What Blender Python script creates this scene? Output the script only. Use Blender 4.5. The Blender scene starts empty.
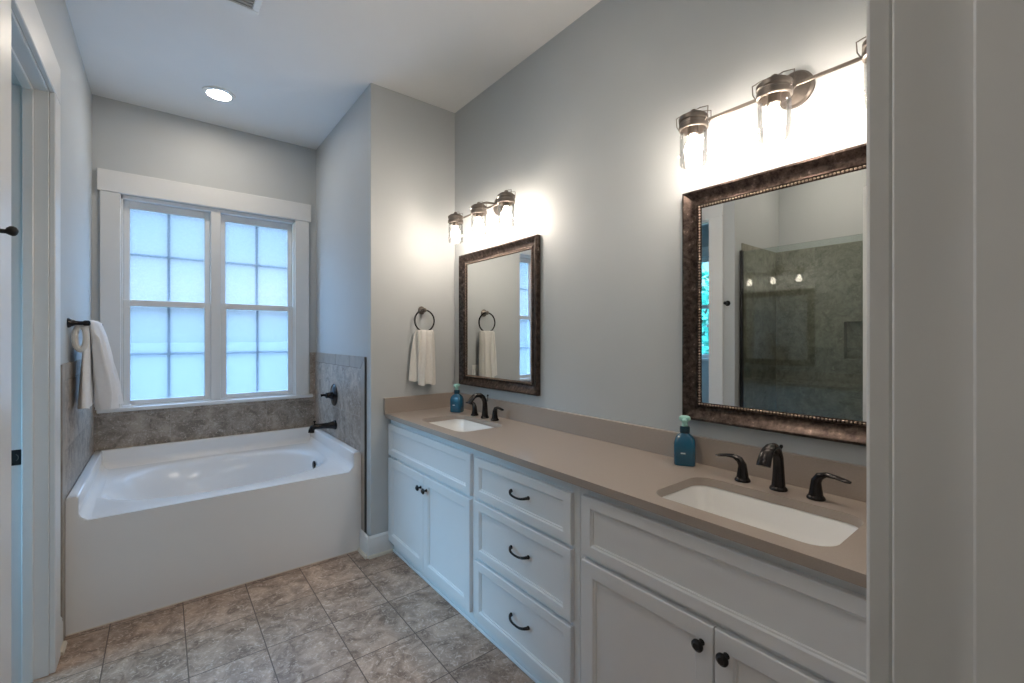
import bpy, bmesh, math, random
from mathutils import Vector, Matrix
PI = math.pi
R = math.radians
random.seed(7)
S = bpy.context.scene
COL = S.collection

# ------------------------------------------------------------------ camera
F_PX = 444.7
cam_d = bpy.data.cameras.new('camera')
cam_d.sensor_width = 36.0
cam_d.lens = F_PX / 1024 * 36.0
cam_d.shift_y = -3.0 / 1024
cam_d.clip_start = 0.02
cam = bpy.data.objects.new('camera', cam_d)
COL.objects.link(cam)
cam.location = (0, 0, 1.40)
cam.rotation_euler = (R(90), 0, R(-38.2))
S.camera = cam

# ------------------------------------------------------------------ exposure
S.view_settings.view_transform = 'Standard'
S.view_settings.look = 'None'
S.view_settings.gamma = 1
S.view_settings.exposure = 0.45
S.view_settings.use_curve_mapping = False
S.cycles.max_bounces = 10
S.cycles.diffuse_bounces = 5
S.cycles.glossy_bounces = 6
S.cycles.transparent_max_bounces = 16
S.cycles.caustics_reflective = False
S.cycles.caustics_refractive = False
S.cycles.sample_clamp_indirect = 6

BULB = 90.0          # vanity bulb radiance
CAN = 90.0           # recessed light over the tub, and its two added fill copies
HALL_FILL = 34.0            # added fill lamp in the unseen room behind the camera

# ------------------------------------------------------------------ world
w = bpy.data.worlds.new('sky')
S.world = w
w.use_nodes = True
nt = w.node_tree
nt.nodes.clear()
o_ = nt.nodes.new('ShaderNodeOutputWorld')
bg = nt.nodes.new('ShaderNodeBackground')
tc = nt.nodes.new('ShaderNodeTexCoord')
sp = nt.nodes.new('ShaderNodeSeparateXYZ')
rp = nt.nodes.new('ShaderNodeValToRGB')
mr = nt.nodes.new('ShaderNodeMapRange')
mr.inputs['From Min'].default_value = -1
mr.inputs['From Max'].default_value = 1
L = nt.links.new
L(tc.outputs['Generated'], sp.inputs[0])
L(sp.outputs['Z'], mr.inputs['Value'])
L(mr.outputs[0], rp.inputs[0])
L(rp.outputs[0], bg.inputs[0])
L(bg.outputs[0], o_.inputs[0])
bg.inputs[1].default_value = 5.0
cr = rp.color_ramp
stops = [(0.0, (.12, .17, .22)), (0.497, (.12, .17, .22)), (0.503, (.165, .22, .265)), (0.522, (.18, .225, .265)), (0.545, (.23, .26, .28)),
         (0.58, (.15, .20, .25)), (0.62, (.12, .18, .25)), (0.66, (1.75, 2.7, 3.9)), (1.0, (1.85, 2.85, 4.15))]
while len(cr.elements) < len(stops):
    cr.elements.new(0.5)
for e, (p, c) in zip(cr.elements, stops):
    e.position = p
    e.color = (*c, 1)


# ------------------------------------------------------------------ materials
def newmat(name):
    m = bpy.data.materials.new(name)
    m.use_nodes = True
    return m, m.node_tree, m.node_tree.nodes['Principled BSDF']


def plain(name, col, rough=.5, metal=0.0, coat=0.0, noise=0.0, nscale=8.0, bump=0.0, bscale=200.0, spec=.5):
    m, t, b = newmat(name)
    b.inputs['Roughness'].default_value = rough
    b.inputs['Metallic'].default_value = metal
    b.inputs['Coat Weight'].default_value = coat
    b.inputs['Specular IOR Level'].default_value = spec
    b.inputs['Base Color'].default_value = (*col, 1)
    t_c = t.nodes.new('ShaderNodeTexCoord')
    n = t.nodes.new('ShaderNodeTexNoise')
    n.inputs['Scale'].default_value = nscale
    n.inputs['Detail'].default_value = 5
    t.links.new(t_c.outputs['Object'], n.inputs['Vector'])
    mx = t.nodes.new('ShaderNodeMix')
    mx.data_type = 'RGBA'
    mx.inputs['A'].default_value = (*[c * (1 - noise) for c in col], 1)
    mx.inputs['B'].default_value = (*[min(1, c * (1 + noise)) for c in col], 1)
    t.links.new(n.outputs['Fac'], mx.inputs['Factor'])
    t.links.new(mx.outputs['Result'], b.inputs['Base Color'])
    if bump:
        n2 = t.nodes.new('ShaderNodeTexNoise')
        n2.inputs['Scale'].default_value = bscale
        n2.inputs['Detail'].default_value = 3
        t.links.new(t_c.outputs['Object'], n2.inputs['Vector'])
        bp = t.nodes.new('ShaderNodeBump')
        bp.inputs['Strength'].default_value = bump
        bp.inputs['Distance'].default_value = .002
        t.links.new(n2.outputs['Fac'], bp.inputs['Height'])
        t.links.new(bp.outputs[0], b.inputs['Normal'])
    return m


def emit(name, col, strength):
    m = bpy.data.materials.new(name)
    m.use_nodes = True
    t = m.node_tree
    t.nodes.clear()
    e = t.nodes.new('ShaderNodeEmission')
    e.inputs[0].default_value = (*col, 1)
    e.inputs[1].default_value = strength
    o = t.nodes.new('ShaderNodeOutputMaterial')
    t.links.new(e.outputs[0], o.inputs[0])
    return m


def clearglass(name, tint=(1, 1, 1), base=.05):
    """thin clear glass: transparent with a fresnel reflection"""
    m = bpy.data.materials.new(name)
    m.use_nodes = True
    t = m.node_tree
    t.nodes.clear()
    tr = t.nodes.new('ShaderNodeBsdfTransparent')
    tr.inputs[0].default_value = (*tint, 1)
    gl = t.nodes.new('ShaderNodeBsdfGlossy')
    gl.inputs['Roughness'].default_value = .02
    fr = t.nodes.new('ShaderNodeLayerWeight')
    fr.inputs['Blend'].default_value = .25
    ma = t.nodes.new('ShaderNodeMath')
    ma.operation = 'MULTIPLY_ADD'
    ma.inputs[1].default_value = .7
    ma.inputs[2].default_value = base
    t.links.new(fr.outputs['Fresnel'], ma.inputs[0])
    mx = t.nodes.new('ShaderNodeMixShader')
    t.links.new(ma.outputs[0], mx.inputs[0])
    t.links.new(tr.outputs[0], mx.inputs[1])
    t.links.new(gl.outputs[0], mx.inputs[2])
    o = t.nodes.new('ShaderNodeOutputMaterial')
    t.links.new(mx.outputs[0], o.inputs[0])
    return m


def obscure(name, tint, mixv, ns, contrast, tl_c=(.27, .31, .35)):
    """patterned privacy glass: partly clear, partly diffusing"""
    m = bpy.data.materials.new(name)
    m.use_nodes = True
    t = m.node_tree
    t.nodes.clear()
    tr = t.nodes.new('ShaderNodeBsdfTransparent')
    tr.inputs[0].default_value = (*tint, 1)
    tl = t.nodes.new('ShaderNodeBsdfTranslucent')
    tl.inputs[0].default_value = (*tl_c, 1)
    c = t.nodes.new('ShaderNodeTexCoord')
    v = t.nodes.new('ShaderNodeTexNoise')
    v.inputs['Scale'].default_value = ns
    v.inputs['Detail'].default_value = 2
    t.links.new(c.outputs['Object'], v.inputs['Vector'])
    mr = t.nodes.new('ShaderNodeMapRange')
    mr.inputs['From Min'].default_value = .3
    mr.inputs['From Max'].default_value = .7
    mr.inputs['To Min'].default_value = mixv - contrast
    mr.inputs['To Max'].default_value = mixv + contrast
    t.links.new(v.outputs['Fac'], mr.inputs['Value'])
    mx = t.nodes.new('ShaderNodeMixShader')
    t.links.new(mr.outputs[0], mx.inputs[0])
    t.links.new(tr.outputs[0], mx.inputs[1])
    t.links.new(tl.outputs[0], mx.inputs[2])
    gl = t.nodes.new('ShaderNodeBsdfGlossy')
    gl.inputs['Roughness'].default_value = .25
    m2 = t.nodes.new('ShaderNodeMixShader')
    m2.inputs[0].default_value = .05
    t.links.new(mx.outputs[0], m2.inputs[1])
    t.links.new(gl.outputs[0], m2.inputs[2])
    o = t.nodes.new('ShaderNodeOutputMaterial')
    t.links.new(m2.outputs[0], o.inputs[0])
    return m


def tilemat(name, u, v, tw, th, ou, ov, dark, light, fleck, grout, rough=.45, offset=0.0, gw=.004):
    """stone-look tile laid in the plane of object axes u, v"""
    m, t, b = newmat(name)
    N = t.nodes.new
    K = t.links.new
    c = N('ShaderNodeTexCoord')
    s = N('ShaderNodeSeparateXYZ')
    K(c.outputs['Object'], s.inputs[0])
    cb = N('ShaderNodeCombineXYZ')
    for i, (ax, off) in enumerate(((u, ou), (v, ov))):
        a = N('ShaderNodeMath')
        a.operation = 'SUBTRACT'
        a.inputs[1].default_value = off
        K(s.outputs[ax], a.inputs[0])
        K(a.outputs[0], cb.inputs[i])
    br = N('ShaderNodeTexBrick')
    br.offset = offset
    br.squash = 1
    br.inputs['Scale'].default_value = 1
    br.inputs['Brick Width'].default_value = tw
    br.inputs['Row Height'].default_value = th
    br.inputs['Mortar Size'].default_value = gw / 2
    br.inputs['Mortar Smooth'].default_value = .1
    br.inputs['Color1'].default_value = (0, 0, 0, 1)
    br.inputs['Color2'].default_value = (1, 1, 1, 1)
    br.inputs['Mortar'].default_value = (.5, .5, .5, 1)
    K(cb.outputs[0], br.inputs['Vector'])
    # per-tile shift of the stone pattern
    ad = N('ShaderNodeVectorMath')
    ad.operation = 'MULTIPLY_ADD'
    ad.inputs[1].default_value = (9, 9, 9)
    K(br.outputs['Color'], ad.inputs[0])
    K(c.outputs['Object'], ad.inputs[2])
    n1 = N('ShaderNodeTexNoise')
    n1.inputs['Scale'].default_value = 10
    n1.inputs['Detail'].default_value = 9
    n1.inputs['Roughness'].default_value = .68
    n1.inputs['Distortion'].default_value = .9
    K(ad.outputs[0], n1.inputs['Vector'])
    n2 = N('ShaderNodeTexNoise')
    n2.inputs['Scale'].default_value = 36
    n2.inputs['Detail'].default_value = 6
    n2.inputs['Roughness'].default_value = .7
    n2.inputs['Distortion'].default_value = 1.6
    K(ad.outputs[0], n2.inputs['Vector'])
    r1 = N('ShaderNodeValToRGB')
    r1.color_ramp.elements[0].position = .38
    r1.color_ramp.elements[0].color = (*dark, 1)
    r1.color_ramp.elements[1].position = .62
    r1.color_ramp.elements[1].color = (*light, 1)
    K(n1.outputs['Fac'], r1.inputs[0])
    r2 = N('ShaderNodeMapRange')
    r2.inputs['From Min'].default_value = .52
    r2.inputs['From Max'].default_value = .66
    r2.inputs['To Max'].default_value = .75
    K(n2.outputs['Fac'], r2.inputs['Value'])
    mx = N('ShaderNodeMix')
    mx.data_type = 'RGBA'
    K(r2.outputs[0], mx.inputs['Factor'])
    K(r1.outputs[0], mx.inputs['A'])
    mx.inputs['B'].default_value = (*fleck, 1)
    # tile to tile value change
    hv = N('ShaderNodeHueSaturation')
    mv = N('ShaderNodeMapRange')
    mv.inputs['To Min'].default_value = .88
    mv.inputs['To Max'].default_value = 1.12
    K(br.outputs['Color'], mv.inputs['Value'])
    K(mv.outputs[0], hv.inputs['Value'])
    K(mx.outputs['Result'], hv.inputs['Color'])
    m3 = N('ShaderNodeMix')
    m3.data_type = 'RGBA'
    K(br.outputs['Fac'], m3.inputs['Factor'])
    K(hv.outputs['Color'], m3.inputs['A'])
    m3.inputs['B'].default_value = (*grout, 1)
    K(m3.outputs['Result'], b.inputs['Base Color'])
    b.inputs['Roughness'].default_value = rough
    bp = N('ShaderNodeBump')
    bp.inputs['Strength'].default_value = .5
    bp.inputs['Distance'].default_value = .002
    iv = N('ShaderNodeMath')
    iv.operation = 'MULTIPLY_ADD'
    iv.inputs[1].default_value = -1.5
    K(br.outputs['Fac'], iv.inputs[0])
    K(n2.outputs['Fac'], iv.inputs[2])
    K(iv.outputs[0], bp.inputs['Height'])
    K(bp.outputs[0], b.inputs['Normal'])
    return m


WALL = (.505, .53, .54)
M = {}
M['wall'] = plain('painted_wall', WALL, .6, noise=.02, bump=.15, bscale=320)
M['ceiling'] = plain('ceiling_paint', (.80, .80, .79), .7, noise=.015)
M['trim'] = plain('trim_paint', (.74, .745, .74), .35, noise=.02, nscale=20)
M['cabinet'] = plain('cabinet_paint', (.76, .77, .78), .38, noise=.015, nscale=16)
M['counter'] = plain('quartz_counter', (.375, .318, .275), .3, noise=.10, nscale=260)
M['porcelain'] = plain('porcelain', (.85, .85, .84), .12, noise=.01)
M['tub'] = plain('tub_acrylic', (.80, .80, .80), .16, noise=.01)
M['bronze'] = plain('oil_rubbed_bronze', (.028, .025, .025), .20, metal=.7, noise=.25, nscale=40)
M['black'] = plain('black_metal', (.012, .012, .013), .35, metal=.4, noise=.2, nscale=60)
M['nickel'] = plain('antique_nickel', (.20, .175, .155), .36, metal=.9, noise=.22, nscale=60)
M['edge'] = plain('tile_edge_dark', (.055, .052, .05), .5, noise=.2)
M['grout'] = plain('grout', (.10, .09, .08), .8, noise=.1)
M['bead'] = plain('bead_bronze', (.34, .26, .21), .3, metal=.85, noise=.2, nscale=80)
M['towel'] = plain('terry_cloth', (.80, .78, .74), .95, noise=.05, nscale=60, bump=1.0, bscale=420, spec=.1)
M['towelb'] = plain('bath_terry_cloth', (.84, .84, .85), .95, noise=.05, nscale=60, bump=1.0, bscale=420, spec=.1)
M['plastic'] = plain('soap_bottle_plastic', (.010, .14, .26), .10, noise=.2, nscale=22, coat=.5)
M['plastic'].node_tree.nodes['Principled BSDF'].inputs['Transmission Weight'].default_value = .35
M['collar'] = plain('pump_collar_plastic', (.006, .04, .06), .3, noise=.1)
M['pump'] = plain('pump_head_plastic', (.38, .68, .62), .3, noise=.05)
M['mark'] = plain('pale_print', (.55, .7, .72), .5, noise=.05)
M['white_plastic'] = plain('white_plastic', (.78, .78, .76), .35, noise=.01)
M['caulk'] = plain('cream_shoe_paint', (.68, .62, .52), .5, noise=.06, nscale=30)
M['leaf'] = plain('leaf_green', (.05, .30, .22), .5, noise=.6, nscale=9)
M['bark'] = plain('bark', (.12, .09, .07), .9, noise=.4, nscale=20)
M['ground'] = plain('lawn', (.048, .047, .035), .95, noise=.2, nscale=3)
M['reflector'] = plain('reflector_concrete', (.45, .46, .46), .9, noise=.12, nscale=2)  # pale surface of the added daylight bounce slab
M['carpet'] = plain('beige_carpet', (.42, .38, .33), .95, noise=.1, nscale=200)
M['ventgrey'] = plain('vent_grille', (.40, .38, .34), .5, noise=.05)
M['bulb'] = emit('bulb_glow', (1.0, .865, .73), BULB)
M['can'] = emit('recessed_lens_glow', (1.0, .88, .74), CAN)
M['hall_fill'] = emit('hall_fill_glow', (1.0, .94, .86), HALL_FILL)
M['jar'] = clearglass('clear_jar_glass', (.99, .99, .99), .02)
M['shower_glass'] = clearglass('shower_glass', (.90, .94, .92), .05)
M['pane_hi'] = obscure('rippled_window_glass', (.59, .63, .66), .25, 75, .10)
M['pane_lo'] = obscure('frosted_window_glass', (.53, .585, .63), .27, 60, .05)
M['pane_clear'] = clearglass('clear_window_glass', (.8, .97, 1.0), .03)
m, t, b = newmat('mirror_silver')
b.inputs['Metallic'].default_value = 1
b.inputs['Roughness'].default_value = 0.0
b.inputs['Base Color'].default_value = (.86, .88, .87, 1)
M['mirror'] = m
G = (.16, .125, .10)
M['floor'] = tilemat('floor_tile', 0, 1, .286, .320, .0865, 1.945, (.19, .124, .088), (.50, .363, .278), (.74, .60, .50), (.11, .070, .050), rough=.38, gw=.005)
wt = ((.20, .165, .135), (.44, .375, .315), (.64, .57, .50), (.40, .36, .32))
M['tile_yz'] = tilemat('wall_tile_side', 1, 2, .31, .33, 2.955, .215, *wt, gw=.003)
M['tile_xz'] = tilemat('wall_tile_back', 0, 2, .62, .33, .05, .215, *wt, gw=.003)
M['tile_trim'] = plain('tile_border', (.34, .295, .25), .4, noise=.4, nscale=14)
st = ((.17, .165, .13), (.30, .29, .235), (.42, .41, .34), (.22, .21, .18))
M['shower_yz'] = tilemat('shower_tile_back', 1, 2, .33, .33, .1, 0, *st, gw=.003)
M['shower_xz'] = tilemat('shower_tile_side', 0, 2, .33, .33, .1, 0, *st, gw=.003)

# bronze mirror frame: worn, mottled metal
m, t, b = newmat('mottled_bronze_frame')
c = t.nodes.new('ShaderNodeTexCoord')
n = t.nodes.new('ShaderNodeTexNoise')
n.inputs['Scale'].default_value = 45
n.inputs['Detail'].default_value = 8
n.inputs['Roughness'].default_value = .7
t.links.new(c.outputs['Object'], n.inputs['Vector'])
rr = t.nodes.new('ShaderNodeValToRGB')
rr.color_ramp.elements[0].position = .38
rr.color_ramp.elements[0].color = (.035, .024, .020, 1)
rr.color_ramp.elements[1].position = .62
rr.color_ramp.elements[1].color = (.12, .088, .075, 1)
e = rr.color_ramp.elements.new(.74)
e.color = (.42, .33, .28, 1)
t.links.new(n.outputs['Fac'], rr.inputs[0])
t.links.new(rr.outputs[0], b.inputs['Base Color'])
b.inputs['Metallic'].default_value = .85
b.inputs['Roughness'].default_value = .30
M['frame'] = m


# ------------------------------------------------------------------ mesh builder
class MB:
    def __init__(self):
        self.v = []
        self.f = []

    def add(self, vs, fs):
        o = len(self.v)
        self.v += [tuple(p) for p in vs]
        self.f += [tuple(i + o for i in f) for f in fs]
        return self

    def box(self, x0, y0, z0, x1, y1, z1, bev=0.0, seg=1):
        if x0 > x1: x0, x1 = x1, x0
        if y0 > y1: y0, y1 = y1, y0
        if z0 > z1: z0, z1 = z1, z0
        if not bev:
            vs = [(x, y, z) for x in (x0, x1) for y in (y0, y1) for z in (z0, z1)]
            return self.add(vs, [(0, 1, 3, 2), (4, 6, 7, 5), (0, 4, 5, 1), (2, 3, 7, 6), (0, 2, 6, 4), (1, 5, 7, 3)])
        bm = bmesh.new()
        bmesh.ops.create_cube(bm, size=1)
        for q in bm.verts:
            q.co = Vector(((x0 + x1) / 2 + q.co.x * (x1 - x0), (y0 + y1) / 2 + q.co.y * (y1 - y0), (z0 + z1) / 2 + q.co.z * (z1 - z0)))
        bmesh.ops.bevel(bm, geom=bm.edges[:], offset=bev, segments=seg, affect='EDGES', profile=.5)
        return self.bm(bm)

    def bm(self, bm):
        bm.verts.index_update()
        vs = [q.co.copy() for q in bm.verts]
        fs = [[q.index for q in f.verts] for f in bm.faces]
        bm.free()
        return self.add(vs, fs)

    def rings(self, rings, closed=True, cap0=True, cap1=True):
        n = len(rings[0])
        vs = [p for r in rings for p in r]
        fs = []
        for i in range(len(rings) - 1):
            for j in range(n if closed else n - 1):
                k = (j + 1) % n
                fs.append((i * n + j, i * n + k, (i + 1) * n + k, (i + 1) * n + j))
        if cap0: fs.append(tuple(range(n))[::-1])
        if cap1: fs.append(tuple((len(rings) - 1) * n + j for j in range(n)))
        return self.add(vs, fs)

    def tube(self, path, r, n=12, caps=True, flat=None, up=None):
        """path of points, radius (number or list), flat = (a,b) scale along frame axes (list allowed)"""
        P = [Vector(p) for p in path]
        rs = r if isinstance(r, (list, tuple)) else [r] * len(P)
        T = []
        for i in range(len(P)):
            a = P[max(i - 1, 0)]
            b_ = P[min(i + 1, len(P) - 1)]
            T.append((b_ - a).normalized())
        u = Vector(up) if up else (Vector((0, 0, 1)) if abs(T[0].z) < .9 else Vector((1, 0, 0)))
        u = (u - T[0] * u.dot(T[0])).normalized()
        rg = []
        for i, p in enumerate(P):
            u = (u - T[i] * u.dot(T[i])).normalized()
            s = T[i].cross(u)
            fa, fb = (flat[i] if isinstance(flat, list) else flat) if flat else (1, 1)
            rg.append([p + u * math.cos(a) * rs[i] * fa + s * math.sin(a) * rs[i] * fb for a in [2 * PI * k / n for k in range(n)]])
        return self.rings(rg, True, caps, caps)

    def lathe(self, prof, c=(0, 0, 0), axis='z', n=28, caps=True):
        rg = []
        c = Vector(c)
        for r_, h in prof:
            ring = []
            for k in range(n):
                a = 2 * PI * k / n
                x, y = math.cos(a) * r_, math.sin(a) * r_
                if axis == 'z': p = Vector((x, y, h))
                elif axis == 'x': p = Vector((h, x, y))
                else: p = Vector((x, h, y))
                ring.append(c + p)
            rg.append(ring)
        return self.rings(rg, True, caps, caps)

    def shift(self, d):
        self.v = [(p[0] + d[0], p[1] + d[1], p[2] + d[2]) for p in self.v]
        return self


def mk(name, mb, mat, parent=None, loc=None, smooth=35):
    me = bpy.data.meshes.new(name)
    me.from_pydata(mb.v, [], mb.f)
    me.validate()
    bm = bmesh.new()
    bm.from_mesh(me)
    bmesh.ops.recalc_face_normals(bm, faces=bm.faces)
    bm.to_mesh(me)
    bm.free()
    me.materials.append(M[mat] if isinstance(mat, str) else mat)
    if smooth:
        for p in me.polygons:
            p.use_smooth = True
        me.set_sharp_from_angle(angle=R(smooth))
    o = bpy.data.objects.new(name, me)
    COL.objects.link(o)
    if parent: o.parent = parent
    if loc: o.location = loc
    return o


def tag(o, label, cat, group=None, kind=None):
    if label: o['label'] = label
    if cat: o['category'] = cat
    if group: o['group'] = group
    if kind: o['kind'] = kind
    return o


def thing(name, label, cat, loc=(0, 0, 0), rz=0, group=None, kind=None):
    o = bpy.data.objects.new(name, None)
    o.empty_display_size = .05
    COL.objects.link(o)
    o.location = loc
    o.rotation_euler = (0, 0, rz)
    return tag(o, label, cat, group, kind)


def copy_tree(o, parent=None):
    c = o.copy()
    COL.objects.link(c)
    c.parent = parent
    for ch in list(o.children):
        copy_tree(ch, c)
    return c


def struct(name, mb, mat, smooth=0, label=None, cat=None):
    o = mk(name, mb, mat, smooth=smooth)
    o['kind'] = 'structure'
    o['label'] = label
    o['category'] = cat
    return o


def rrect(cx, cy, hx, hy, r, z, n=8):
    """rounded rectangle ring, counter-clockwise"""
    pts = []
    for sx, sy, a0 in ((1, 1, 0), (-1, 1, 90), (-1, -1, 180), (1, -1, 270)):
        for k in range(n + 1):
            a = R(a0 + 90 * k / n)
            pts.append(Vector((cx + sx * (hx - r) + r * math.cos(a), cy + sy * (hy - r) + r * math.sin(a), z)))
    return pts


# ------------------------------------------------------------------ room dimensions
XR, XL, XS = 1.675, -.37, 1.052      # right wall, left wall, partition side
YS, YW, YN = 2.80, 4.09, .085        # partition face, window wall, entry wall (room face)
ZC = 3.04
DH = 2.44                            # door head
A0, A1 = 1.944, 2.66                  # side doorway in the left wall
LT = -.50                            # back face of left wall

# ------------------------------------------------------------------ shell
struct('floor', MB().box(-2.15, -.035, -.06, 1.9, 4.35, 0), 'floor', label='mottled taupe stone-look square tile floor', cat='floor')
struct('ceiling', MB().box(-2.15, -.035, ZC, 1.9, 4.35, ZC + .08), 'ceiling', label='smooth white painted ceiling', cat='ceiling')
struct('wall_right', MB().box(XR, -.035, 0, XR + .15, YS, ZC), 'wall', label='pale grey wall behind the vanity, mirrors and light bars', cat='wall')
struct('wall_partition', MB().box(XS, YS, 0, XR + .15, YW, ZC), 'wall', label='grey projecting wall between tub alcove and vanity, holding the towel ring', cat='wall')
# window wall with opening
WX0, WX1, WZ0, WZ1 = -.236, .893, .922, 2.395
wb = MB()
wb.box(LT, YW, 0, WX0, YW + .15, ZC).box(WX1, YW, 0, XR + .15, YW + .15, ZC)
wb.box(WX0, YW, 0, WX1, YW + .15, WZ0).box(WX0, YW, WZ1, WX1, YW + .15, ZC)
wall_back = struct('wall_back', wb, 'wall', label='grey wall above the tub holding the double window', cat='wall')
wl = MB()
wl.box(LT, A1, 0, XL, YW, ZC).box(LT, A0, DH, XL, A1, ZC).box(LT, 1.745, 0, XL, A0, ZC)
wall_left = struct('wall_left', wl, 'wall', label='grey left wall with side doorway and towel bar', cat='wall')
# shower alcove walls + entry wall
sh = MB()
sh.box(-1.37, 1.745, 0, LT, 1.86, ZC)                # far side
sh.box(-1.37, -.035, 0, -1.25, 1.745, ZC)            # back
sh.box(-1.25, .33, 0, -.45, .45, ZC)                 # near side
wall_shower = struct('wall_shower', sh, 'wall', label='grey painted walls above the shower tile', cat='wall')
wn = MB()
EX0, EX1 = -.405, .425                                # entry opening
wn.box(-1.25, -.035, 0, EX0 - .02, YN, ZC).box(EX1 + .02, -.035, 0, XR, YN, ZC).box(EX0 - .02, -.035, DH + .02, EX1 + .02, YN, ZC)
struct('wall_near', wn, 'wall', label='grey wall around the entry doorway', cat='wall')
# small room behind the side doorway
wc = MB()
wc.box(-2.15, 3.45, 0, LT, 3.57, ZC)
wc.box(-2.15, 1.86, 0, -1.37, 1.98, ZC)
TW0, TW1, TZ0, TZ1 = 2.1, 3.2, 1.15, 2.42
wc.box(-2.15, 1.98, 0, -2.0, TW0, ZC).box(-2.15, TW1, 0, -2.0, 3.45, ZC).box(-2.15, TW0, 0, -2.0, TW1, TZ0).box(-2.15, TW0, TZ1, -2.0, TW1, ZC)
struct('wall_side_room', wc, 'wall', label='grey walls of the side room seen through the doorway in the mirror', cat='wall')
# room behind the camera
bd = MB()
bd.box(-2.3, -3.1, 0, 2.3, -3.0, 2.75).box(-2.4, -3.0, 0, -2.3, -.035, 2.75).box(2.3, -3.0, 0, 2.4, -.035, 2.75)
bd.box(-2.4, -.15, 2.75, 2.4, -.035, 3.12).box(-2.4, -.12, 0, -1.25, -.035, 2.75).box(XR, -.12, 0, 2.4, -.035, 2.75)
struct('wall_hall', bd, 'wall', label='walls of the room behind the entry doorway', cat='wall')
struct('floor_hall', MB().box(-2.4, -3.1, -.06, 2.4, -.035, 0), 'carpet', label='beige carpet beyond the entry doorway', cat='floor')
struct('ceiling_hall', MB().box(-2.4, -3.1, 2.75, 2.4, -.12, 2.83), 'ceiling', label='white ceiling beyond the entry doorway', cat='ceiling')

# ---- tile surround (parts of the walls)
TT = 1.28      # top of the wainscot
tk = .011
TB = .078      # border width
ts = MB().box(XS - tk, YS + .08 + TB, .0, XS, YW, TT - TB - .003)
tp = mk('tile_panel', ts, 'tile_yz', bpy.data.objects['wall_partition'], smooth=0)
bo = MB()
y0 = YS + .08
# mitred border: vertical strip and top strip as prisms
def prism(mb, poly, ax, a, b_):
    n = len(poly)
    def P(u, v, t_):
        return (t_, u, v) if ax == 0 else (u, t_, v)
    vs = [P(u, v, a) for u, v in poly] + [P(u, v, b_) for u, v in poly]
    fs = [tuple(range(n)), tuple(range(2 * n - 1, n - 1, -1))] + [(i, (i + 1) % n, n + (i + 1) % n, n + i) for i in range(n)]
    mb.add(vs, fs)
prism(bo, [(y0, 0), (y0 + TB - .004, 0), (y0 + TB - .004, TT - TB - .002), (y0, TT - .006)], 0, XS - tk - .001, XS)
yy = y0 + TB
prism(bo, [(y0 + .004, TT), (yy + .002, TT - TB), (yy + .22, TT - TB), (yy + .22, TT)], 0, XS - tk - .001, XS)
yy += .225
while yy < YW - .02:
    y2 = min(yy + .31, YW)
    bo.box(XS - tk - .001, yy, TT - TB, XS, y2, TT)
    yy = y2 + .005
mk('tile_border', bo, 'tile_trim', bpy.data.objects['wall_partition'], smooth=0)
mk('grout_bed', MB().box(XS - tk + .003, y0, 0, XS, YW - .01, TT - .004), 'grout', bpy.data.objects['wall_partition'], smooth=0)
mk('tile_edge', MB().box(XS - tk - .002, y0 - .004, 0.0, XS, y0, TT - .003), 'edge', bpy.data.objects['wall_partition'], smooth=0)
tl = MB().box(XL, YS + .07 + TB, 0, XL + tk, YW, TT - TB - .003)
mk('tile_panel', tl, 'tile_yz', wall_left, smooth=0)
bo = MB().box(XL, YS + .07, .0, XL + tk + .001, YS + .07 + TB - .003, TT)
yy = YS + .07 + TB
while yy < YW - .02:
    y2 = min(yy + .31, YW)
    bo.box(XL, yy, TT - TB, XL + tk + .001, y2, TT)
    yy = y2 + .005
mk('tile_border', bo, 'tile_trim', wall_left, smooth=0)
tb = MB().box(XL + tk, YW - tk, .3, XS - tk, YW, .895).box(XL + tk, YW - tk, .895, -.334, YW, TT).box(1.0, YW - tk, .895, XS - tk, YW, TT)
mk('tile_panel', tb, 'tile_xz', wall_back, smooth=0)
# shower tile with niche
SH = 2.2
sx = -1.25
s1 = MB().box(sx, 1.735, .0, LT + .01, 1.745, SH)
mk('tile_panel', s1, 'shower_xz', wall_shower, smooth=0)
ny0, ny1, nz0, nz1 = .93, 1.21, 1.23, 1.54
s2 = MB()
s2.box(sx, .45, 0, sx + .09, ny0, SH).box(sx, ny1, 0, sx + .09, 1.735, SH).box(sx, ny0, 0, sx + .09, ny1, nz0).box(sx, ny0, nz1, sx + .09, ny1, SH)
s2.box(sx, ny0, nz0, sx + .01, ny1, nz1)
mk('tile_panel', s2, 'shower_yz', wall_shower, smooth=0)
mk('tile_panel', MB().box(sx, .45, 0, -.46, .46, SH), 'shower_xz', wall_shower, smooth=0)

# ---- baseboards
def baseboard(name, x0, y0, x1, y1, nx, ny, label, h=.135):
    """board along a segment, n = outward normal"""
    d = Vector((x1 - x0, y1 - y0, 0)).normalized()
    n = Vector((nx, ny, 0))
    def ext(prof):
        m_ = MB()
        a, b_ = Vector((x0, y0, 0)), Vector((x1, y1, 0))
        r0 = [a + n * u + Vector((0, 0, v)) for u, v in prof]
        r1 = [b_ + n * u + Vector((0, 0, v)) for u, v in prof]
        m_.rings([r0, r1])
        return m_
    o = struct(name, ext([(0, 0), (.014, 0), (.014, h - .03), (.011, h - .022), (.012, h - .014), (.006, h - .002), (.004, h), (0, h)]), 'trim', 30, label, 'baseboard')
    mk('shoe_molding', ext([(.014, 0), (.028, 0), (.028, .006), (.024, .014), (.014, .018)]), 'caulk', o)
    return o
baseboard('baseboard_partition_front', XS - .0205, YS, 1.205, YS, 0, -1, 'white baseboard stub beside the vanity')
baseboard('baseboard_partition_side', XS - .0125, YS - .0095, XS - .0125, 2.936, -1, 0, 'short white baseboard return beside the tub apron')
baseboard('baseboard_left', XL, 2.772, XL, YS + .069, 1, 0, 'short white baseboard left of the tub')

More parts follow.
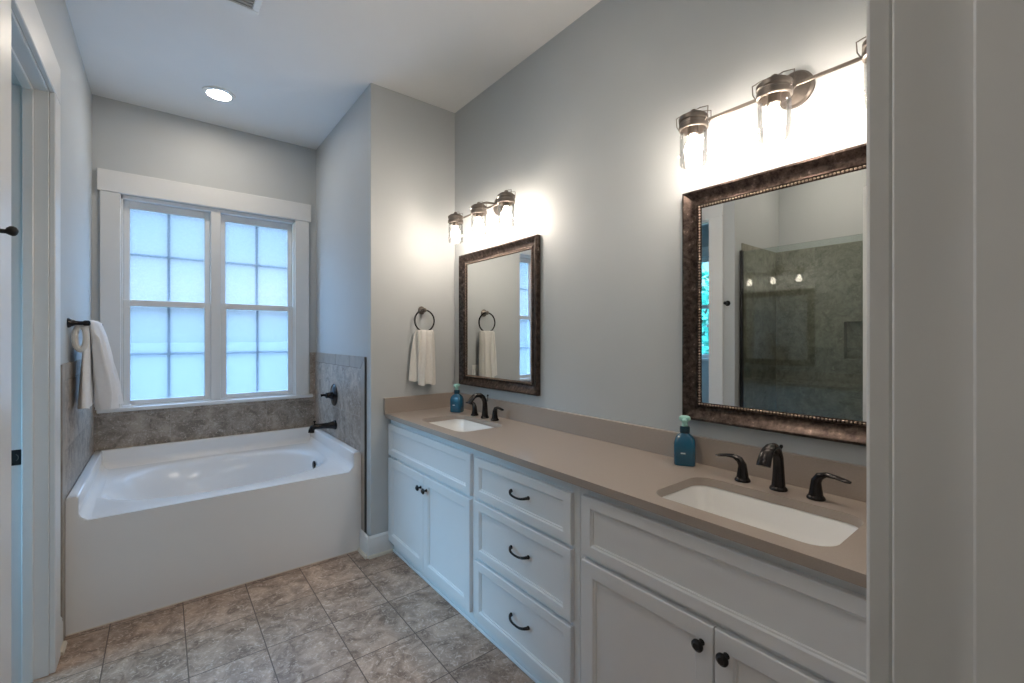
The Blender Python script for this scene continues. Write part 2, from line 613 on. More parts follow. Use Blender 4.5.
# ---- side doorway (door_1): casings, jambs, strike
d1 = thing('door_1', 'white cased tall doorway in the left wall, black strike plate on jamb', 'doorway', (XL, A1, 0), kind='structure')
def sub(mb, o): return mb.shift(tuple(-c for c in o.location))
JT = .018
j = MB()
j.box(LT, A1 - JT, 0, XL, A1, DH, .002).box(LT, A0, 0, XL, A0 + JT, DH, .002).box(LT, A0, DH - JT, XL, A1, DH, .002)
mk('jamb', sub(j, d1), 'trim', d1)
s = MB()
s.box(-.445, A1 - JT - .012, 0, -.413, A1 - JT, DH - JT, .002).box(-.445, A0 + JT, 0, -.413, A0 + JT + .012, DH - JT, .002).box(-.445, A0 + JT, DH - JT - .012, -.413, A1 - JT, DH - JT, .002)
mk('door_stop', sub(s, d1), 'trim', d1)
c = MB()
CW = .108
c.box(XL, A1 - .012, 0, XL + .019, A1 - .012 + CW + .012, DH - .012, .003)
c.box(XL, A0 + .012 - CW - .012, 0, XL + .019, A0 + .012, DH - .012, .003)
c.box(XL, A0 - CW, DH - .0118, XL + .019, A1 + CW, DH + .145, .003)
mk('casing', sub(c, d1), 'trim', d1)
k = MB().box(-.476, A1 - JT - .0035, .890, -.4475, A1 - JT, .952, .001)
sp_ = mk('strike_plate', sub(k, d1), 'black', d1)
ring = [(-.463 + .008 * math.cos(a), A1 - JT - .004, .921 + .012 * math.sin(a)) for a in [R(-80 + 160 * i / 10) for i in range(11)]]
mk('latch_lip', sub(MB().tube(ring, .0012, 6), d1), 'nickel', sp_)

# ---- entry doorway (door_2)
d2 = thing('door_2', 'white entry doorway casing and jamb at the right edge, tall door folded open inside', 'doorway', (0, YN, 0), kind='structure')
j = MB()
j.box(EX1, -.035, 0, EX1 + .02, YN, DH + .02, .0015).box(EX0 - .02, -.035, 0, EX0, YN, DH + .02, .0015).box(EX0, -.035, DH, EX1, YN, DH + .02, .0015)
mk('jamb', sub(j, d2), 'trim', d2)
s = MB()
s.box(EX1 - .0115, -.005, 0, EX1, .0418, DH, .0015).box(EX0, -.005, 0, EX0 + .0115, .0455, DH, .0015).box(EX0, -.005, DH - .0115, EX1, .0455, DH, .0015)
mk('door_stop', sub(s, d2), 'trim', d2)
c = MB()
c.box(EX1 + .004, YN, 0, EX1 + .09, YN + .0165, DH + .004, .0025).box(EX0 - .09, YN, 0, EX0 - .004, YN + .02, DH + .004, .0025)
c.box(EX0 - .1, YN, DH + .0042, EX1 + .1, YN + .022, DH + .13, .0025)
mk('casing', sub(c, d2), 'trim', d2)
# open leaf along y
lx0, lx1, ly0, ly1 = -.437, -.402, YN + .028, YN + .815
lf = MB()
zb, zt = .012, DH - .01
st_ = .115
lf.box(lx0, ly0, zb, lx1, ly0 + st_, zt, .002).box(lx0, ly1 - st_, zb, lx1, ly1, zt, .002)
for za, zb2 in ((zb, .26), (1.0, 1.14), (zt - .14, zt)):
    lf.box(lx0, ly0 + st_, za, lx1, ly1 - st_, zb2, .002)
lf.box(lx0 + .010, ly0 + st_, .26, lx1 - .010, ly1 - st_, 1.0).box(lx0 + .010, ly0 + st_, 1.14, lx1 - .010, ly1 - st_, zt - .14)
leaf = mk('door_leaf', sub(lf, d2), 'trim', d2)
for sgn, x_ in ((1, lx1), (-1, lx0)):
    kb = MB().lathe([(.0, 0), (.032, 0), (.032, .006), (.02, .010), (.011, .014), (.011, .034), (.024, .042), (.029, .054), (.024, .066), (.008, .071), (0, .071)], axis='x', caps=False)
    kb.v = [(p[0] * sgn, p[1], p[2]) for p in kb.v]
    kb.shift((x_, ly1 - .065, .95))
    mk('door_knob', sub(kb, d2), 'black', leaf)
for hz in (.25, 1.22, 2.2):
    mk('hinge', sub(MB().tube([(lx1 + .004, ly0 - .006, hz - .05), (lx1 + .004, ly0 - .006, hz + .05)], .006, 10), d2), 'black', leaf)

# ---- main window
w1 = thing('window_1', 'white double window with frosted gridded panes over the tub', 'window', (.328, YW, .92), kind='structure')
cs = MB()
cs.box(-.33, YW - .02, .925, -.224, YW, 2.4, .003).box(.881, YW - .02, .925, .990, YW, 2.4, .003)
cs.box(-.345, YW - .025, 2.4, 1.006, YW, 2.547, .003)
mk('casing', sub(cs, w1), 'trim', w1)
si = MB().box(-.345, YW - .045, .898, 1.018, YW, .925, .006, 2).box(WX0, YW, .9221, WX1, YW + .05, .930)
mk('window_sill', sub(si, w1), 'trim', w1)
fr = MB()
yf0, yf1 = YW + .004, YW + .10
fr.box(WX0, yf0, .930, WX0 + .022, yf1, WZ1).box(WX1 - .022, yf0, .930, WX1, yf1, WZ1).box(WX0, yf0, WZ1 - .022, WX1, yf1, WZ1)
fr.box(.292, YW + .002, .93, .357, yf1, WZ1 - .022, .003)
fr.box(WX0, yf0 + .02, .925, WX1, yf1, .932)
mk('window_frame', sub(fr, w1), 'trim', w1)
def sash(x0, x1, z0, z1, yc, sw, bot, top, mx_, mz_, pane):
    f = MB()
    ya, yb = yc - .016, yc + .016
    f.box(x0, ya, z0, x0 + sw, yb, z1, .003).box(x1 - sw, ya, z0, x1, yb, z1, .003)
    f.box(x0 + sw, ya, z0, x1 - sw, yb, z0 + bot, .003).box(x0 + sw, ya, z1 - top, x1 - sw, yb, z1, .003)
    so = mk('sash', sub(f, w1), 'trim', w1)
    g = MB()
    g.box(mx_ - .009, yc + .007, z0 + bot, mx_ + .009, yc + .012, z1 - top).box(x0 + sw, yc + .007, mz_ - .009, x1 - sw, yc + .012, mz_ + .009)
    mk('muntin', sub(g, w1), 'trim', so)
    p = MB().box(x0 + sw - .002, yc - .0145, z0 + bot - .002, x1 - sw + .002, yc - .012, z1 - top + .002)
    mk('pane', sub(p, w1), pane, so, smooth=0)
for (x0, x1, g0, g1) in ((WX0 + .022, .292, -.177, .256), (.357, WX1 - .022, .392, .828)):
    xm = (g0 + g1) / 2
    sash(x0, x1, 1.628, 2.373, YW + .070, min(g0 - x0, x1 - g1) + .0, .042, .055, xm, 2.0, 'pane_hi')
    sash(x0, x1, .934, 1.672, YW + .034, min(g0 - x0, x1 - g1) + .003, .032, .044, xm, 1.288, 'pane_lo')

# ---- window of the side room
w2 = thing('window_2', 'clear window of the side room, greenery beyond, seen in the near mirror', 'window', (-2.0, 2.85, TZ0), kind='structure')
f = MB()
f.box(-2.0, TW0 - .09, TZ0, -1.98, TW0, TZ1, .003).box(-2.0, TW1, TZ0, -1.98, TW1 + .09, TZ1, .003).box(-2.0, TW0 - .1, TZ1, -1.977, TW1 + .1, TZ1 + .12, .003)
mk('casing', sub(f, w2), 'trim', w2)
f = MB()
f.box(-2.11, TW0, TZ0, -2.06, TW0 + .04, TZ1).box(-2.11, TW1 - .04, TZ0, -2.06, TW1, TZ1).box(-2.11, TW0, TZ0, -2.06, TW1, TZ0 + .05).box(-2.11, TW0, TZ1 - .05, -2.06, TW1, TZ1).box(-2.11, TW0, 1.78, -2.06, TW1, 1.82)
mk('window_frame', sub(f, w2), 'trim', w2)
mk('window_sill', sub(MB().box(-2.0, TW0 - .1, TZ0 - .03, -1.95, TW1 + .1, TZ0, .004), w2), 'trim', w2)
mk('pane', sub(MB().box(-2.087, TW0 + .03, TZ0 + .04, -2.083, TW1 - .03, TZ1 - .04), w2), 'pane_clear', w2, smooth=0)

# window portals (guide the daylight)
def portal(loc, rot, sx_, sy_):
    l = bpy.data.lights.new('daylight_portal', 'AREA')
    l.shape = 'RECTANGLE'
    l.size, l.size_y = sx_, sy_
    l.cycles.is_portal = True
    o = bpy.data.objects.new('daylight_portal', l)
    COL.objects.link(o)
    o.location = loc
    o.rotation_euler = rot
portal((.328, YW + .14, 1.66), (R(-90), 0, 0), 1.1, 1.46)
portal((-2.14, 2.65, 1.78), (0, R(-90), 0), 1.26, 1.1)

# outdoors
ground = struct('ground', MB().box(-160, 4.25, -.5, 160, 240, -.4).box(-160, -30, -.5, -2.2, 4.25, -.4), 'ground', label='lawn outside the windows', cat='ground')
struct('floor_reflector', MB().box(-4, 4.25, -.4, 6, 11.5, -.37), 'reflector', label='added unseen concrete patio outside the tub window', cat='floor')  # added out of view to bounce daylight onto the bathroom ceiling
def tree(loc, label, seed, h=3.4, r=1.25):
    rnd = random.Random(seed)
    o = thing('tree', label, 'tree', loc)
    tr = MB().tube([(0, 0, 0), (.05, 0, h * .3), (.0, .05, h * .6)], [.12, .08, .04], 8)
    for i in range(6):
        a = i * 1.05
        tr.tube([(.02, 0, h * (.25 + .06 * i)), (math.cos(a) * r * .6, math.sin(a) * r * .6, h * (.5 + .06 * i))], [.04, .012], 6)
    mk('trunk', tr, 'bark', o)
    lv = MB()
    for i in range(2600):
        d = Vector((rnd.gauss(0, 1), rnd.gauss(0, 1), rnd.gauss(0, 1))).normalized() * (rnd.random() ** .4)
        p = Vector((d.x * r, d.y * r, h * .58 + d.z * h * .42))
        n_ = Vector((rnd.gauss(0, 1), rnd.gauss(0, 1), rnd.gauss(0, 1))).normalized()
        u = n_.orthogonal().normalized() * .085
        v = n_.cross(u).normalized() * .05
        lv.add([p - u, p - v, p + u, p + v], [(0, 1, 2, 3)])
    mk('foliage', lv, 'leaf', o, smooth=0)
tree((-5.7, 5.1, -.4), 'leafy green tree outside the side window, seen in the near mirror', 2)

# ------------------------------------------------------------------ bathtub
def build_tub():
    tx0, tx1, ty0, ty1 = XL + tk + .002, XS - tk - .002, 2.94, YW - tk - .002
    o = thing('bathtub', 'white alcove bathtub with oval basin and raised rim under the window', 'bathtub', ((tx0 + tx1) / 2, (ty0 + ty1) / 2, 0))
    cx, cy, hx, hy = (tx0 + tx1) / 2, (ty0 + ty1) / 2, (tx1 - tx0) / 2, (ty1 - ty0) / 2
    N = 112
    dz = .527
    def ringat(cx_, cy_, ax, ay, e, z):
        r_ = []
        for k in range(N):
            a = 2 * PI * k / N + PI / N
            ca, sa = math.cos(a), math.sin(a)
            x = math.copysign(abs(ca) ** (2 / e), ca) * ax
            y = math.copysign(abs(sa) ** (2 / e), sa) * ay
            r_.append(Vector((cx_ + x, cy_ + y, z)))
        return r_
    def rect(ax, ay, z):
        r_ = []
        for k in range(N):
            a = 2 * PI * k / N + PI / N
            ca, sa = math.cos(a), math.sin(a)
            m_ = max(abs(ca), abs(sa))
            r_.append(Vector((cx + ca / m_ * ax, cy + sa / m_ * ay, z)))
        return r_
    bx, by = cx - .01, cy - .01
    ox, oy = .585, .415
    cy += .008
    hy -= .008
    bx, by = cx - .012, cy - .014
    ox, oy = .612, .432
    rg = [rect(hx - .002, hy, 0), rect(hx - .002, hy, dz)]
    rg += [ringat(bx, by, ox + .030, oy + .020, 2.5, dz + .002)]
    rg += [ringat(bx, by, ox + .010, oy + .008, 2.4, dz - .002), ringat(bx, by, ox - .010, oy - .010, 2.35, dz - .012),
           ringat(bx + .004, by, ox - .032, oy - .026, 2.3, dz - .036), ringat(bx + .02, by, ox - .075, oy - .052, 2.3, dz - .13),
           ringat(bx + .05, by, ox - .135, oy - .082, 2.4, dz - .25), ringat(bx + .065, by, ox - .185, oy - .12, 2.5, dz - .33),
           ringat(bx + .07, by, ox - .25, oy - .17, 2.5, dz - .375), ringat(bx + .10, by, .05, .03, 2.2, dz - .385)]
    mb = MB().rings(rg, True, True, True)
    zt = .648
    wL, wR, wB = .044, .050, .050
    # front apron with the two raised ears
    pts = [(tx0, 0), (tx1, 0)]
    def arc(cx_, cz_, r_, a0, a1, n_=6):
        return [(cx_ + r_ * math.cos(R(a0 + (a1 - a0) * i / n_)), cz_ + r_ * math.sin(R(a0 + (a1 - a0) * i / n_))) for i in range(n_ + 1)]
    pts += arc(tx1 - .010, zt - .010, .010, 0, 90) + arc(tx1 - wR + .008, zt - .008, .008, 90, 180) + arc(tx1 - wR - .022, dz + .022, .022, 0, -90)
    pts += arc(tx0 + wL + .022, dz + .022, .022, 270, 180) + arc(tx0 + wL - .008, zt - .008, .008, 0, 90) + arc(tx0 + .010, zt - .010, .010, 90, 180)
    bm = bmesh.new()
    vf_ = [bm.verts.new((x_, ty0, z_)) for x_, z_ in pts]
    vk_ = [bm.verts.new((x_, ty0 + .03, z_)) for x_, z_ in pts]
    ff_ = bm.faces.new(vf_)
    bm.faces.new(vk_[::-1])
    for i in range(len(pts)):
        k_ = (i + 1) % len(pts)
        bm.faces.new((vf_[i], vk_[i], vk_[k_], vf_[k_]))
    bmesh.ops.bevel(bm, geom=[e_ for e_ in ff_.edges if max(v_.co.z for v_ in e_.verts) > .1 and not (abs(e_.verts[0].co.x - e_.verts[1].co.x) < 1e-6 and abs(e_.verts[0].co.z - e_.verts[1].co.z) > .3)], offset=.007, segments=3, affect='EDGES', profile=.5)
    mb.bm(bm)
    # raised rim on three sides
    mb.box(tx0, ty0 + .012, dz - .03, tx0 + wL, ty1, zt, .008, 3)
    mb.box(tx1 - wR, ty0 + .012, dz - .03, tx1, ty1, zt, .008, 3)
    mb.box(tx0 + .01, ty1 - wB, dz - .03, tx1 - .01, ty1, zt, .008, 3)
    # coved foot where the rim meets the deck
    def cove(ax, x, sx, a, b_):
        pr = []
        rr_ = .045
        for i in range(7):
            t_ = R(90 * i / 6)
            pr.append((rr_ * (1 - math.sin(t_)), rr_ * (1 - math.cos(t_))))
        pr.append((-.004, -.004))
        vs0, vs1 = [], []
        for u, v in pr:
            if ax == 0:
                vs0.append((x + sx * u, a, dz + v)); vs1.append((x + sx * u, b_, dz + v))
            else:
                vs0.append((a, x + sx * u, dz + v)); vs1.append((b_, x + sx * u, dz + v))
        mb.rings([vs0, vs1])
    cove(0, tx0 + wL, 1, ty0 + .012, ty1 - wB)
    cove(0, tx1 - wR, -1, ty0 + .012, ty1 - wB)
    cove(1, ty1 - wB, -1, tx0 + wL, tx1 - wR)
    mk('tub_body', sub(mb, o), 'tub', o, smooth=50)
    ov = MB().lathe([(0, 0), (.028, 0), (.031, -.006), (.026, -.013), (.010, -.016), (0, -.016)], axis='x', caps=False)
    ov.shift((bx + ox - .040, cy + .02, dz - .075))
    mk('overflow_cover', sub(ov, o), 'bronze', o)
    dr = MB().lathe([(0, .004), (.03, .004), (.034, 0), (0, 0)], c=(bx + .36, cy, dz - .392), caps=False)
    mk('drain', sub(dr, o), 'bronze', o)
    # caulk / shoe line at apron foot
    mk('caulk_line', sub(MB().box(tx0 + .001, ty0 - .004, 0, tx1 - .001, ty0 + .002, .004), o), 'caulk', o)
build_tub()

# tub spout and valve on the partition side
xw = XS - tk - .001
sv = thing('tub_valve', 'oil-rubbed bronze round tub valve with small lever on the side tile', 'faucet', (xw, 3.527, .967))
mk('escutcheon', MB().lathe([(0, 0), (.082, 0), (.084, -.004), (.078, -.010), (.045, -.016), (.03, -.022), (0, -.022)], axis='x', n=40, caps=False), 'bronze', sv)
mk('valve_stem', MB().lathe([(.040, -.012), (.034, -.025), (.024, -.036), (.020, -.050), (.022, -.060), (.016, -.066), (0, -.067)], axis='x', caps=False), 'bronze', sv)
mk('lever', MB().tube([(-.050, 0, .002), (-.066, .006, .003), (-.082, .014, .003), (-.092, .020, .0)], [.012, .010, .009, .011], 10), 'bronze', sv)
so = thing('tub_spout', 'oil-rubbed bronze tub filler spout reaching over the tub rim', 'faucet', (xw, 3.50, .742))
mk('flange', MB().lathe([(0, 0), (.036, 0), (.037, -.006), (.032, -.014), (.028, -.02), (0, -.02)], axis='x', caps=False), 'bronze', so)
mk('spout', MB().tube([(-.012, 0, 0), (-.05, 0, 0), (-.10, 0, .002), (-.145, 0, .004), (-.165, 0, -.004), (-.172, 0, -.022), (-.174, 0, -.038)],
                      [.031, .024, .020, .0195, .021, .021, .0215], 18), 'bronze', so)
mk('diverter_knob', MB().lathe([(.005, .018), (.004, .034), (.009, .038), (.009, .046), (0, .048)], c=(-.15, 0, 0), caps=False), 'bronze', so)


# ------------------------------------------------------------------ vanity cabinets
XF = 1.165       # face of doors and drawers
XB = 1.185       # face frame
ZTOP = .882
def shaker(y0, y1, z0, z1, fw, th=.02, rec=.010):
    """framed front lying in the plane x = 0 (front face), body towards +x; centred coordinates"""
    f = MB()
    rg = []
    for ins_, d_ in ((0, th), (0, .0025), (.0025, 0), (fw - .001, 0), (fw + .001, .0012), (fw + .0035, .0045), (fw + .008, .0055), (fw + .0095, rec)):
        rg.append([Vector((d_, sy_, sz_)) for sy_, sz_ in ((y0 + ins_, z0 + ins_), (y1 - ins_, z0 + ins_), (y1 - ins_, z1 - ins_), (y0 + ins_, z1 - ins_))])
    f.rings(rg)
    return f

def knob_mb():
    return MB().lathe([(0, 0), (.009, 0), (.008, -.003), (.0055, -.007), (.0055, -.014), (.010, -.019), (.0165, -.021), (.0165, -.025), (.011, -.028), (.009, -.031), (0, -.032)], axis='x', n=24, caps=False)

def pull_mb():
    w_ = .056
    m_ = MB()
    pts, rs, fl = [], [], []
    for i in range(17):
        t_ = -1 + 2 * i / 16
        pts.append((-.006 - .019 * (1 - t_ ** 4), t_ * w_, -.010 * (1 - t_ * t_) * .9))
        rs.append(.0045 + .0025 * abs(t_) ** 3)
    m_.tube(pts, rs, 10)
    for s_ in (-1, 1):
        m_.lathe([(0, 0), (.008, 0), (.0085, -.003), (.006, -.008), (0, -.011)], c=(0, s_ * w_, 0), axis='x', n=14, caps=False)
    return m_

def carcass(y0, y1, open_top=True):
    c_ = MB()
    xb = XR - .004
    # sides, back, bottom
    c_.box(XB, y0, .07, xb, y0 + .016, ZTOP).box(XB, y1 - .016, .07, xb, y1, ZTOP).box(xb - .01, y0, .07, xb, y1, ZTOP).box(XB, y0, .07, xb, y1, .086)
    return c_

def cabinet(name, label, y0, y1, fronts):
    o = thing(name, label, 'cabinet', (XB, (y0 + y1) / 2, 0))
    c_ = carcass(y0, y1)
    mk('body', sub(c_, o), 'cabinet', o, smooth=0)
    # face frame: stiles and rails
    ff = MB()
    x0, x1 = XB - .0005, XB + .019
    ff.box(x0, y0 + .0005, .055, x1, y0 + .04, ZTOP, .0015).box(x0, y1 - .04, .055, x1, y1 - .0005, ZTOP, .0015)
    ff.box(x0, y0 + .04, .055, x1, y1 - .04, .10, .0015).box(x0, y0 + .04, ZTOP - .045, x1, y1 - .04, ZTOP, .0015)
    for z in fronts.get('rails', ()):
        ff.box(x0, y0 + .04, z - .02, x1, y1 - .04, z + .02, .0015)
    mk('face_frame', sub(ff, o), 'cabinet', o, smooth=30)
    mk('toe_kick', sub(MB().box(XB + .017, y0, 0, XB + .035, y1, .055).box(XB + .006, y0, .0, XB + .018, y1, .016, .003), o), 'cabinet', o, smooth=30)
    return o

def place(part_mb, name, mat, parent, wloc, **kw):
    """part whose own origin sits at world point wloc, parent unrotated"""
    pl = Vector(parent.location)
    if parent.parent: pl += Vector(parent.parent.location)
    return mk(name, part_mb, mat, parent, Vector(wloc) - pl, **kw)

def door(o, y0, y1, z0, z1, ky, kz):
    yc, zc = (y0 + y1) / 2, (z0 + z1) / 2
    h, v = (y1 - y0) / 2, (z1 - z0) / 2
    d = place(shaker(-h, h, -v, v, .050), 'door', 'cabinet', o, (XF, yc, zc), smooth=30)
    place(knob_mb(), 'knob', 'black', d, (XF, ky, kz))

def drawer(o, y0, y1, z0, z1, pull=True, name='drawer'):
    yc, zc = (y0 + y1) / 2, (z0 + z1) / 2
    h, v = (y1 - y0) / 2, (z1 - z0) / 2
    d = place(shaker(-h, h, -v, v, .038), name, 'cabinet', o, (XF, yc, zc), smooth=30)
    if pull:
        place(pull_mb(), 'pull', 'black', d, (XF, yc - .026, zc + .012 if v < .12 else zc + .016))

YA, YB, YC, YD = .0885, 1.108, 1.797, YS - .003
cl = cabinet('vanity_cabinet', 'white sink base cabinet with two doors, against the far partition wall', YC + .001, YD, {'rails': (.632,)})
drawer(cl, 1.808, YD - .004, .640, .842, False, 'false_front')
ym = 2.296
door(cl, ym + .0015, YD - .004, .078, .622, 2.325, .548)
door(cl, 1.812, ym - .0015, .078, .622, 2.255, .548)
cm = cabinet('drawer_cabinet', 'white three-drawer cabinet between the two sink bases', YB + .001, YC - .001, {'rails': (.641, .355)})
drawer(cm, 1.137, 1.770, .648, .838)
drawer(cm, 1.137, 1.770, .368, .632)
drawer(cm, 1.137, 1.770, .078, .350)
cr_ = cabinet('vanity_cabinet', 'white sink base cabinet with two doors, nearest the entry', YA, YB - .001, {'rails': (.627,)})
drawer(cr_, .105, 1.082, .640, .848, False, 'false_front')
ym = .604
door(cr_, ym + .0015, 1.082, .078, .622, .638, .566)
door(cr_, .105, ym - .0015, .078, .622, .570, .566)

# ------------------------------------------------------------------ counter with two cut-outs
SINKS = [(1.361, .594), (1.370, 2.228)]
def counter():
    o = thing('countertop', 'long taupe quartz countertop with backsplash and two sink cut-outs', 'countertop', (1.147, (YN + YS) / 2, .882))
    x0, x1, y0, y1 = 1.147, XR - .002, YN + .003, YS - .002
    zt, zb = .910, .882
    bm = bmesh.new()
    def loop(pts):
        vs = [bm.verts.new(p) for p in pts]
        return [bm.edges.new((vs[i], vs[(i + 1) % len(vs)])) for i in range(len(vs))]
    ed = loop([(x0, y0, zt), (x1, y0, zt), (x1, y1, zt), (x0, y1, zt)])
    for sx_, sy_ in SINKS:
        ed += loop(rrect(sx_, sy_, .150, .245, .06, zt, 10))
    bmesh.ops.triangle_fill(bm, edges=ed, use_beauty=True)
    # triangle_fill also fills holes with even-odd: remove faces inside the cut-outs
    for f_ in [f_ for f_ in bm.faces if any(abs(f_.calc_center_median().x - sx_) < .148 and abs(f_.calc_center_median().y - sy_) < .243 and
               all((Vector((v_.co.x, v_.co.y)) - Vector((sx_, sy_))).length < .30 for v_ in f_.verts) for sx_, sy_ in SINKS)]:
        bm.faces.remove(f_)
    r_ = bmesh.ops.extrude_face_region(bm, geom=bm.faces[:])
    for g_ in r_['geom']:
        if isinstance(g_, bmesh.types.BMVert): g_.co.z = zb
    mk('slab', sub(MB().bm(bm), o), 'counter', o, smooth=30)
    mk('backsplash', sub(MB().box(x1 - .02, y0, zt, x1, y1, 1.014, .0015), o), 'counter', o)
    mk('side_splash', sub(MB().box(x0 - .012, y1 - .02, zt - .006, x1 - .0205, y1, 1.012, .0015), o), 'counter', o)
counter()

def sink(sx_, sy_, label):
    o = thing('sink', label, 'sink', (sx_, sy_, .882), group='undermount sinks')
    def rr(hx, hy, r_, z): return rrect(0, 0, hx, hy, r_, z, 10)
    rg = [rr(.172, .267, .07, -.001), rr(.152, .247, .060, -.001), rr(.149, .244, .058, -.006), rr(.142, .236, .055, -.06),
          rr(.132, .226, .055, -.105), rr(.115, .205, .055, -.128), rr(.08, .16, .05, -.138), rr(.022, .024, .018, -.141)]
    mk('basin', MB().rings(rg, True, False, True), 'porcelain', o, smooth=60)
    mk('drain', MB().lathe([(0, 0), (.022, 0), (.024, -.003), (.0, -.003)], c=(.0, 0, -.136), caps=False), 'bronze', o)
sink(*SINKS[0], 'white rectangular undermount sink in the counter nearest the entry')
sink(*SINKS[1], 'white rectangular undermount sink in the far end of the counter')

# ------------------------------------------------------------------ faucets
def faucet(loc, label):
    o = thing('faucet', label, 'faucet', loc, group='three-piece widespread faucets')
    sp = MB()
    sp.lathe([(0, 0), (.0255, 0), (.0265, .003), (.024, .008), (.0205, .012), (0, .012)], caps=False, n=28)
    path = [(0, 0, .010), (.001, 0, .04), (.001, 0, .075), (-.002, 0, .105), (-.014, 0, .128), (-.034, 0, .142), (-.058, 0, .144), (-.080, 0, .138), (-.098, 0, .120), (-.108, 0, .104), (-.112, 0, .095)]
    rs = [.0205, .0180, .0160, .0152, .0152, .0155, .0158, .0165, .0172, .0178, .0175]
    fl = [(1, 1), (1, 1), (1, 1), (1, 1), (1, 1), (.9, 1.05), (.82, 1.08), (.78, 1.1), (.72, 1.15), (.68, 1.18), (.65, 1.18)]
    sp.tube(path, rs, 20, True, flat=fl, up=(1, 0, 0))
    mk('spout', sp, 'bronze', o, smooth=50)
    mk('lift_rod', MB().lathe([(.0022, .10), (.0022, .130), (.005, .133), (.0055, .138), (.003, .142), (0, .142)], c=(.022, 0, 0), n=12, caps=False), 'bronze', o)
    for s_, dy in ((1, .113), (-1, .105)):
        h = MB()
        h.lathe([(0, 0), (.0245, 0), (.0255, .003), (.023, .008), (.020, .012), (0, .012)], c=(0, s_ * dy, 0), n=28, caps=False)
        pth = [(0, s_ * dy, .010), (0, s_ * (dy + .0), .035), (0, s_ * (dy + .001), .055), (-.001, s_ * (dy + .010), .071), (-.003, s_ * (dy + .028), .080), (-.005, s_ * (dy + .052), .079), (-.006, s_ * (dy + .078), .074), (-.006, s_ * (dy + .090), .072)]
        h.tube(pth, [.0200, .0160, .0138, .0125, .0108, .0100, .0105, .0075], 16, True,
               flat=[(1, 1), (1, 1), (1, 1), (.95, 1), (.7, 1), (.5, 1.05), (.42, 1.1), (.35, 1.0)], up=(0, -s_, 0))
        mk('handle', h, 'bronze', o, smooth=50)
    return o
faucet((1.568, .598, .911), 'dark bronze widespread faucet with two lever handles at the near sink')
faucet((1.563, 2.257, .911), 'dark bronze widespread faucet with two lever handles at the far sink')

# ------------------------------------------------------------------ soap bottles
def bottle(loc, rz, label):
    o = thing('soap_bottle', label, 'soap bottle', loc, rz, 'foaming soap bottles')
    rg = []
    for z, hx, hy, r_ in ((0, .029, .036, .012), (.004, .032, .039, .013), (.05, .0325, .0395, .013), (.085, .032, .039, .013), (.100, .029, .035, .013), (.110, .024, .030, .014), (.117, .019, .021, .014), (.121, .0165, .0165, .0145), (.124, .016, .016, .0145)):
        rg.append(rrect(0, 0, hx, hy, r_, z, 6))
    b = mk('bottle', MB().rings(rg), 'plastic', o, smooth=45)
    mk('collar', MB().lathe([(.0175, .1225), (.019, .125), (.019, .143), (.0175, .147), (.008, .149), (0, .149)], n=28, caps=False), 'collar', o)
    pm = MB().lathe([(.0115, .147), (.0105, .160), (.0120, .166), (.0200, .171), (.0215, .177), (.0205, .184), (.014, .188), (0, .189)], n=24, caps=False)
    pm.tube([(-.008, 0, .174), (-.022, 0, .175), (-.034, 0, .171)], [.0085, .0078, .006], 12)
    mk('pump_head', pm, 'pump', o, smooth=50)
    lb = MB().box(-.0333, -.004, .046, -.0320, .013, .051)
    mk('label_print', lb, 'mark', b)
bottle((1.600, .945, .911), R(28), 'blue foaming soap bottle with mint pump at the near sink')
bottle((1.545, 2.557, .911), R(28), 'blue foaming soap bottle with mint pump at the far sink, beside the partition')


# ------------------------------------------------------------------ mirrors
def mirror(loc, label):
    """framed mirror; origin bottom centre on the wall; faces -x"""
    o = thing('wall_mirror', label, 'mirror', loc, group='framed vanity mirrors')
    W2, H = .4135, .905
    # profile: (inset from outer edge, distance from wall)
    prof = [(0, .001), (0, .028), (.004, .034), (.010, .034), (.015, .030), (.028, .021), (.042, .014), (.052, .013), (.056, .015), (.058, .017), (.060, .010), (.071, .008), (.071, .001)]
    rgs = []
    for (sy, sz) in ((-1, 0), (1, 0), (1, 1), (-1, 1)):
        rgs.append([Vector((-d_, sy * (W2 - i_), (i_ if sz == 0 else H - i_))) for i_, d_ in prof])
    rgs.append(rgs[0])
    mb = MB().rings(rgs, True, False, False)
    fr_ = mk('frame', mb, 'frame', o, smooth=25)
    bd_ = MB()
    ins = .0645
    step = .0108
    def bead(y, z):
        r_ = .0046
        rows = [[Vector((-.0122 - math.cos(a) * r_, y + math.sin(a) * r_ * math.cos(2 * PI * k / 6), z + math.sin(a) * r_ * math.sin(2 * PI * k / 6))) for k in range(6)] for a in (R(85), R(45), R(8))]
        bd_.rings(rows, True, False, True)
    ny = int((2 * (W2 - ins)) / step)
    nz = int((H - 2 * ins) / step)
    for i in range(ny + 1):
        y = -(W2 - ins) + 2 * (W2 - ins) * i / ny
        bead(y, ins); bead(y, H - ins)
    for i in range(1, nz):
        z = ins + (H - 2 * ins) * i / nz
        bead(-(W2 - ins), z); bead(W2 - ins, z)
    mk('beading', bd_, 'bead', fr_, smooth=80)
    mk('mirror_glass', MB().box(-.007, -(W2 - .0695), .0695, -.002, W2 - .0695, H - .0695), 'mirror', o, smooth=0)
mirror((XR, .5705, 1.078), 'bronze-framed rectangular mirror over the near sink, cut off by the doorway')
mirror((XR, 2.2815, 1.078), 'bronze-framed rectangular mirror over the far sink, reflecting the ring towel')


